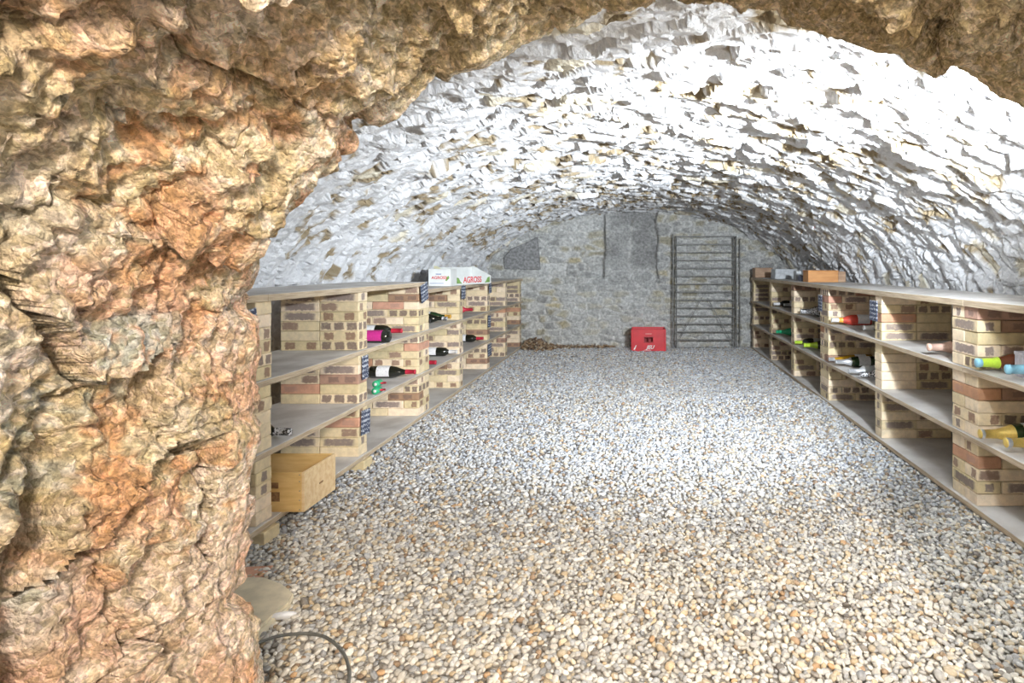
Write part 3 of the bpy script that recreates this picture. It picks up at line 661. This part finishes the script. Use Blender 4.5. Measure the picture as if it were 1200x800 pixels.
# two small green tins on the middle board
for dz, lb in ((.0, 'small green tin with white round lid, under another tin'), (.0405, 'small green tin with white round lid, on top of another tin')):
    t = empty('green_tin', (-1.545+.1*dz, 3.50, L1+dz)); tag(t, lb, 'tin', 'small green tins')
    q = lathe('tin_body', [(0, 0), (0, .019), (.002, .020), (.06, .020), (.062, .019), (.062, 0)], FO['green'], t, 16); q.rotation_euler = (0, 0, math.pi/2); q.location.z = .0201
    q = lathe('lid', [(0, .0), (0, .009), (.002, .009)], FO['white'], t, 12); q.rotation_euler = (0, 0, math.pi/2); q.location = (0, -.0012, .0201)
    q = tube('spout', [(.015, .03, .022), (.05, .03, .024)], .006, FO['red'], t)

# ------------------------------------------------------------------ boxes and cases
def text(name, s, size, mat, parent, loc, rz, shear=0., bold=.0):
    cu = bpy.data.curves.new(name, 'FONT'); cu.body = s; cu.size = size; cu.align_x = 'CENTER'; cu.align_y = 'CENTER'; cu.extrude = .0006; cu.shear = shear; cu.offset = bold
    tmp = bpy.data.objects.new(name, cu); COL.objects.link(tmp); bpy.context.view_layer.update()
    me = bpy.data.meshes.new_from_object(tmp.evaluated_get(bpy.context.evaluated_depsgraph_get())); bpy.data.objects.remove(tmp)
    me.materials.clear(); o_ = link(name, me, parent, mat); o_.location = loc; o_.rotation_euler = (math.pi/2, 0, rz); return o_
# open pine wine case on the bottom board
t = empty('pine_case', (-1.42, 2.54, L0)); tag(t, 'open pale pine wine case pushed into the lowest bay', 'wooden case')
W_, D_, H_ = .50, .262, .168
box('end_panel', -.012, 0, 0, D_, 0, H_, M_PINE, t, .001); box('end_panel', -W_, -W_+.012, 0, D_, 0, H_, M_PINE, t, .001)
s1 = box('side_panel', -W_+.012, -.012, 0, .009, 0, H_, M_PINEY, t, .001); box('side_panel', -W_+.012, -.012, D_-.009, D_, 0, H_, M_PINEY, t, .001)
box('bottom', -W_+.012, -.012, .009, D_-.009, .002, .012, M_PINE, t)
box('brand_mark', -.145, -.105, -.0012, 0, .045, .085, M_STAIN, s1); box('brand_mark', -.14, -.11, -.0012, 0, .10, .125, M_STAIN, s1)
bm = bmesh.new()
for z in (.01, .05, .09, .13, .158): bmesh.ops.create_cone(bm, cap_ends=True, segments=8, radius1=.0022, radius2=.0022, depth=.002, matrix=Matrix.Translation((-.02, -.001, z)) @ Matrix.Rotation(math.pi/2, 4, 'X'))
link('nails', from_bm(bm, 'nails'), t, M_STEEL)
bm = bmesh.new(); add_box(bm, .0, .0012, .12, .15, .075, .083); link('knot', from_bm(bm, 'knot'), t, M_STAIN)
# white fruit cartons
ZT = TOPB+.0302
t = empty('fruit_carton', (-1.738, 4.95, ZT), 0); tag(t, 'tall white fruit carton with small red lettering', 'carton', 'white fruit cartons')
box('side', 0, .185, 0, .006, 0, .138, M_CARD, t); box('side', 0, .185, .154, .160, 0, .138, M_CARD, t); box('end', 0, .006, .006, .154, 0, .138, M_CARD, t); box('end', .179, .185, .006, .154, 0, .138, M_CARD, t)
box('lid', 0, .185, 0, .160, .1385, .142, M_CARD, t)
text('lettering', 'AGROSS', .034, M_TXT, t, (.088, -.0012, .068), 0, 0, .0006)
box('print', .06, .105, -.001, 0, .095, .102, M_BLUE, t); box('print', .01, .125, -.001, 0, .020, .024, M_BLUE, t)
pp = prism('leaf_print', [(.138, .045), (.15, .04), (.172, .065), (.168, .085), (.15, .075)], -.001, -.0002, M_GREENP, t, .0001)
ang = math.atan2(.40, .20); t = empty('fruit_carton', (-1.585, 5.16, ZT), ang); tag(t, 'low open white fruit tray with large red lettering and green corners', 'carton', 'white fruit cartons')
LL, DD = .50, .22
ang = math.atan2(.5, .17); t.rotation_euler[2] = ang; LL = .56
box('side', 0, LL, 0, .006, 0, .076, M_CARD, t); box('side', 0, LL, DD-.006, DD, 0, .155, M_CARD, t)
for a, bb in ((0, .006), (LL-.006, LL)):
    pts = [(0, 0), (DD, 0), (DD, .165), (DD-.03, .165), (0, .076)]; bm = bmesh.new()
    A = [bm.verts.new((a, y_*.97+.003, z_)) for y_, z_ in pts]; Bv = [bm.verts.new((bb, y_*.97+.003, z_)) for y_, z_ in pts]
    bm.faces.new(A); bm.faces.new(Bv[::-1])
    for i in range(5): bm.faces.new((A[i], Bv[i], Bv[(i+1) % 5], A[(i+1) % 5]))
    bmesh.ops.recalc_face_normals(bm, faces=bm.faces[:]); link('end', from_bm(bm, 'end'), t, M_CARDY if a == 0 else M_CARD)
box('bottom', .006, LL-.006, .006, DD-.006, .001, .006, M_CARD, t)
q = text('lettering', 'AGROSS', .075, M_TXT, t, (LL*.47, -.0012, .040), 0, 0, .0014)
for a, k in ((.02, 1), (LL-.02, -1)):
    prism('leaf_print', [(a, .012), (a+k*.085, .010), (a+k*.06, .03), (a+k*.035, .06), (a, .066)], -.001, -.0002, M_GREENP, t, .0001)
# on top of the other rack
ZR = RT+.0322
t = empty('wooden_case', (1.55, 5.45, ZR)); tag(t, 'orange brown wooden bottle case lying on the top board', 'wooden case')
box('body', 0, .275, 0, .17, 0, .098, M_ORANGE, t, .002); box('lid', -.004, .275, -.006, .172, .0985, .108, M_ORANGE, t, .002); box('end_block', .2755, .345, .003, .167, 0, .098, M_BLOCK, t, .003)
def blocky(name, loc, size, mat, label, cat, seed, parts=None):
    bm = bmesh.new(); add_box(bm, 0, size[0], 0, size[1], 0, size[2], .006); rr = random.Random(seed)
    bmesh.ops.subdivide_edges(bm, edges=bm.edges[:], cuts=1)
    for v in bm.verts:
        if v.co.z > .004: v.co += Vector((rr.uniform(-1, 1), rr.uniform(-1, 1), rr.uniform(-1, 1)))*.004
    o_ = link(name, from_bm(bm, name), None, mat); o_.location = loc; return tag(o_, label, cat)
blocky('wood_block', (1.47, 7.50, ZR), (.22, .2, .125), M_BLOCK, 'brown weathered wooden block at the far end of the top board', 'block', 1)
blocky('stone_block', (1.545, 6.75, ZR), (.235, .2, .11), M_GREY, 'pale grey stone block on the top board', 'block', 2)
blocky('dark_block', (1.60, 6.05, ZR), (.055, .12, .095), M_GREY, 'narrow grey block beside the dark block on the top board', 'block', 3)
blocky('dark_block', (1.56, 5.72, ZR), (.10, .12, .055), M_DARKB, 'dark slate coloured block behind the orange wooden case', 'block', 4)
t = empty('lilac_box', (1.565, 2.43, R2)); tag(t, 'lilac grey gift box standing behind the pale blue bottle', 'box')
box('body', 0, .33, 0, .054, 0, .088, M_LILAC, t, .001); box('lid', -.002, .332, -.002, .056, .0882, .102, M_LILAC, t, .001)

# ------------------------------------------------------------------ red crate and gate at the back wall
t = empty('bottle_crate', (.129, 7.50, H(.129, 7.6)-.002)); tag(t, 'bright red plastic bottle crate against the end wall', 'crate')
Wc, Hc, Dc = .43, .285, .30
def front_panel(nm, y0, y1):
    bm = bmesh.new()
    for a in ((-Wc/2, -.055, 0, Hc), (.055, Wc/2, 0, Hc), (-.0549, .0549, 0, .125), (-.0549, .0549, .18, Hc)): add_box(bm, a[0], a[1], y0, y1, a[2], a[3])
    return link(nm, from_bm(bm, nm), t, M_RED)
f1 = front_panel('side_panel', 0, .008); front_panel('side_panel', Dc-.008, Dc)
for a in (-Wc/2, Wc/2-.008): box('end_panel', a, a+.008, .0081, Dc-.0081, 0, Hc, M_RED, t)
box('bottom', -Wc/2+.008, Wc/2-.008, .0081, Dc-.0081, .004, .02, M_REDD, t)
box('divider', -.003, .003, .0085, Dc-.0085, .02, .22, M_REDD, t); box('divider', -Wc/2+.0085, -.0035, .14, .146, .02, .22, M_REDD, t); box('divider', .0035, Wc/2-.0085, .14, .146, .02, .22, M_REDD, t)
for a in (-Wc/2-.004, Wc/2-.02): box('corner_rib', a, a+.024, -.006, 0, 0, Hc, M_RED, t, .003)
for z_ in (Hc-.014, 0.): box('rim', -Wc/2+.021, Wc/2-.021, -.008, 0, z_, z_+.014, M_RED, t, .002)
box('handle_rim', -.06, .06, -.006, 0, .182, .190, M_REDD, f1); box('handle_rim', -.06, .06, -.006, 0, .115, .123, M_REDD, f1)
box('print', -.04, .04, -.001, 0, .222, .232, plain('pale_red_print', (.75, .30, .28), .6), f1)
text('lettering', 'JEU', .062, M_WHITE, f1, (.018, -.0015, .058), 0, .35, .002); bx_ = prism('swoosh', [(-.19, .03), (-.17, .03), (-.15, .085), (-.16, .085)], -.0015, -.0003, M_WHITE, f1, .0001)
box('print', -.055, .03, -.0013, -.0003, .020, .025, M_WHITE, f1)
gz = H(.87, 7.8)
t = empty('metal_gate', (.875, 7.80, gz)); tag(t, 'weathered steel ladder gate with fifteen rungs leaning on the end wall', 'gate')
def gpart(nm, a, b_, r_, n=6):
    bm = bmesh.new(); bar(bm, a, b_, r_, n); return link(nm, from_bm(bm, nm), t, M_STEEL)
GH, GL, GR = 1.475, -.40, .385
for x_ in (GL-.022, GL+.022, GR-.012, GR+.022): gpart('post', (x_, 0, 0), (x_, .045, GH+(.03 if x_ == GL-.022 else 0)), .0095)
gpart('hinge_post', (GR+.075, .06, 0), (GR+.075, .06, GH-.04), .007)
for i in range(15):
    z_ = .012+i*(GH-.02)/14; yy = .045*z_/GH; gpart('rung', (GL+.022, yy-.004, z_), (GR, yy-.004, z_), .0085)
gpart('brace', (GL+.04, -.012, .08), (-.035, .006, .68), .004); gpart('brace', (GR-.01, -.012, .03), (.03, .006, .66), .0055)
for z_ in (.2, 1.2): gpart('hinge', (GR+.022, .045*z_/GH, z_), (GR+.075, .06, z_), .006)

# ------------------------------------------------------------------ leaf litter, flat stone, hose, odd stones
n = 900; P = np.stack([rng.normal(-1.32, .16, n), 7.86-np.abs(rng.normal(0, .12, n))], 1)
P[600:, 0] = rng.uniform(-1.2, -.3, 300); P[600:, 1] = 7.88-np.abs(rng.normal(0, .04, 300)); P[:, 0] = np.maximum(P[:, 0], -1.46); Vs, Fs, Cs = [], [], []
pile = .11*np.exp(-((P[:, 0]+1.36)/.16)**2)*sm(7.45, 7.85, P[:, 1]); LC = np.array([(.22, .14, .08), (.30, .20, .11), (.40, .29, .18), (.16, .11, .08), (.45, .38, .28)])
for i in range(n):
    l = rng.uniform(.022, .06); w_ = l*rng.uniform(.3, .6); R = np.array(Matrix.Rotation(rng.uniform(0, 6.28), 3, 'Z') @ Matrix.Rotation(rng.normal(0, .6), 3, 'X') @ Matrix.Rotation(rng.normal(0, .6), 3, 'Y'))
    v = np.array([(-l, 0, 0), (-.2*l, -w_, .25*w_), (l, 0, .1*l), (-.2*l, w_, .25*w_), (0, 0, -.15*l)])@R.T
    Vs.append(v+[P[i, 0], P[i, 1], H(P[i, 0], P[i, 1])+.012+pile[i]*rng.uniform(.4, 1)]); k = 5*i; Fs += [(k, k+1, k+4), (k+1, k+2, k+4), (k+2, k+3, k+4), (k+3, k, k+4)]; Cs.append(np.repeat([LC[rng.integers(5)]], 5, 0))
tag(link('leaf_litter', np_mesh('leaf_litter', np.concatenate(Vs), np.array(Fs), np.concatenate(Cs), False), None, M_LEAF), 'heap of dry brown leaves at the foot of the end wall', 'leaves', kind='stuff')
def ground(x, y, z=.0):
    s = (y-VY)/(CAM_H-z); return ((x-VX)/s, F/s)
poly = [ground(*p, .015) for p in ((255,674),(312,675),(333,683),(345,694),(340,706),(320,722),(294,744),(262,752),(215,740),(205,700))]
bm = bmesh.new(); vv = [bm.verts.new((x, y, 0)) for x, y in poly]; f = bm.faces.new(vv); r_ = bmesh.ops.extrude_face_region(bm, geom=[f])
bmesh.ops.translate(bm, verts=[q for q in r_['geom'] if isinstance(q, bmesh.types.BMVert)], vec=(0, 0, .045)); bmesh.ops.recalc_face_normals(bm, faces=bm.faces[:])
bmesh.ops.bevel(bm, geom=bm.edges[:], offset=.008, segments=2, affect='EDGES')
o = link('flat_stone', from_bm(bm, 'flat_stone'), None, M_SLAB); o.location.z = -.03; tag(o, 'flat pale sandstone slab lying on gravel beside the rock', 'stone slab')
hp = [ground(*p) for p in ((225,800),(262,776),(289,762),(318,751),(344,747),(372,748),(390,757),(403,772),(408,786),(409,802),(400,835),(380,880))]
hp = [(x, y, H(x, y)+.022) for x, y in hp]
t = tube('hose', spline(hp, 6), .0045, M_HOSE); tag(t, 'dark grey rubber hose curving over the gravel', 'hose')
def odd(name, px_, py_, size, rz, mat, label, cat):
    x, y = ground(px_, py_); v, f = ico(2, 3); me = np_mesh(name, v*np.array(size), f); o_ = link(name, me, None, mat); o_.location = (x, y, H(x, y)+size[2]*.8+.006); o_.rotation_euler = (0, .05, rz); return tag(o_, label, cat)
odd('long_stone', 332, 722, (.042, .014, .012), .45, plain('white_stone', (.74, .73, .72), .8), 'long white stone lying beside the flat sandstone slab', 'stone')
x, y = ground(285, 669); me = BMH[5][0]; o = link('brick_fragment', me); o.location = (x-.01, y+.06, H(x, y)-.016); o.rotation_euler = (0, 0, .12); tag(o, 'red brick piece sunk in gravel behind the flat slab', 'brick')

# ------------------------------------------------------------------ the vault lamp, fixed to the vault just inside the doorway
LX, LY, LZ = 1.0, 1.29, 1.50
t = empty('vault_lamp', (LX, LY, LZ+.12)); tag(t, 'round white lamp fixed under the vault inside the doorway', 'lamp')
bm = bmesh.new(); bmesh.ops.create_cone(bm, cap_ends=True, segments=20, radius1=.05, radius2=.06, depth=.05); q = link('lamp_base', from_bm(bm, 'lamp_base', False), t, M_WHITE); q.location.z = -.035
me_ = N('lamp_glow'); me_.b.inputs['Emission Color'].default_value = (.86, .93, 1.0, 1); me_.b.inputs['Emission Strength'].default_value = LAMP_POWER; me_.color((.9, .9, .9))
bm = bmesh.new(); bmesh.ops.create_icosphere(bm, subdivisions=3, radius=.05); q = link('bulb', from_bm(bm, 'bulb', True), t, me_.m); q.location.z = -.115

# added unseen fill spot beside it, carrying light down the length of the vault
fx, fy, fz = 1.15, 1.52, 1.44; aim = Vector((-1.0, 7.0, 1.60))-Vector((fx, fy, fz)); rot = aim.to_track_quat('-Z', 'Y').to_euler()
t = empty('fill_spot', (fx, fy, fz)); tag(t, 'small black added fill spot under the vault beside the round lamp', 'lamp'); t.rotation_euler = rot
box('housing', -.09, .09, -.06, .06, .004, .04, M_HOSE, t, .004); tube('bracket', [(-.095, 0, .02), (-.095, .06, .10), (.095, .06, .10), (.095, 0, .02)], .006, M_HOSE, t)
sp = bpy.data.objects.new('flood_beam', bpy.data.lights.new('flood_beam', 'SPOT')); COL.objects.link(sp); sp.parent = t
sp.data.energy = FILL_POWER; sp.data.spot_size = math.radians(112); sp.data.spot_blend = 1.0; sp.data.shadow_soft_size = .05; sp.data.color = (.86, .93, 1.0)
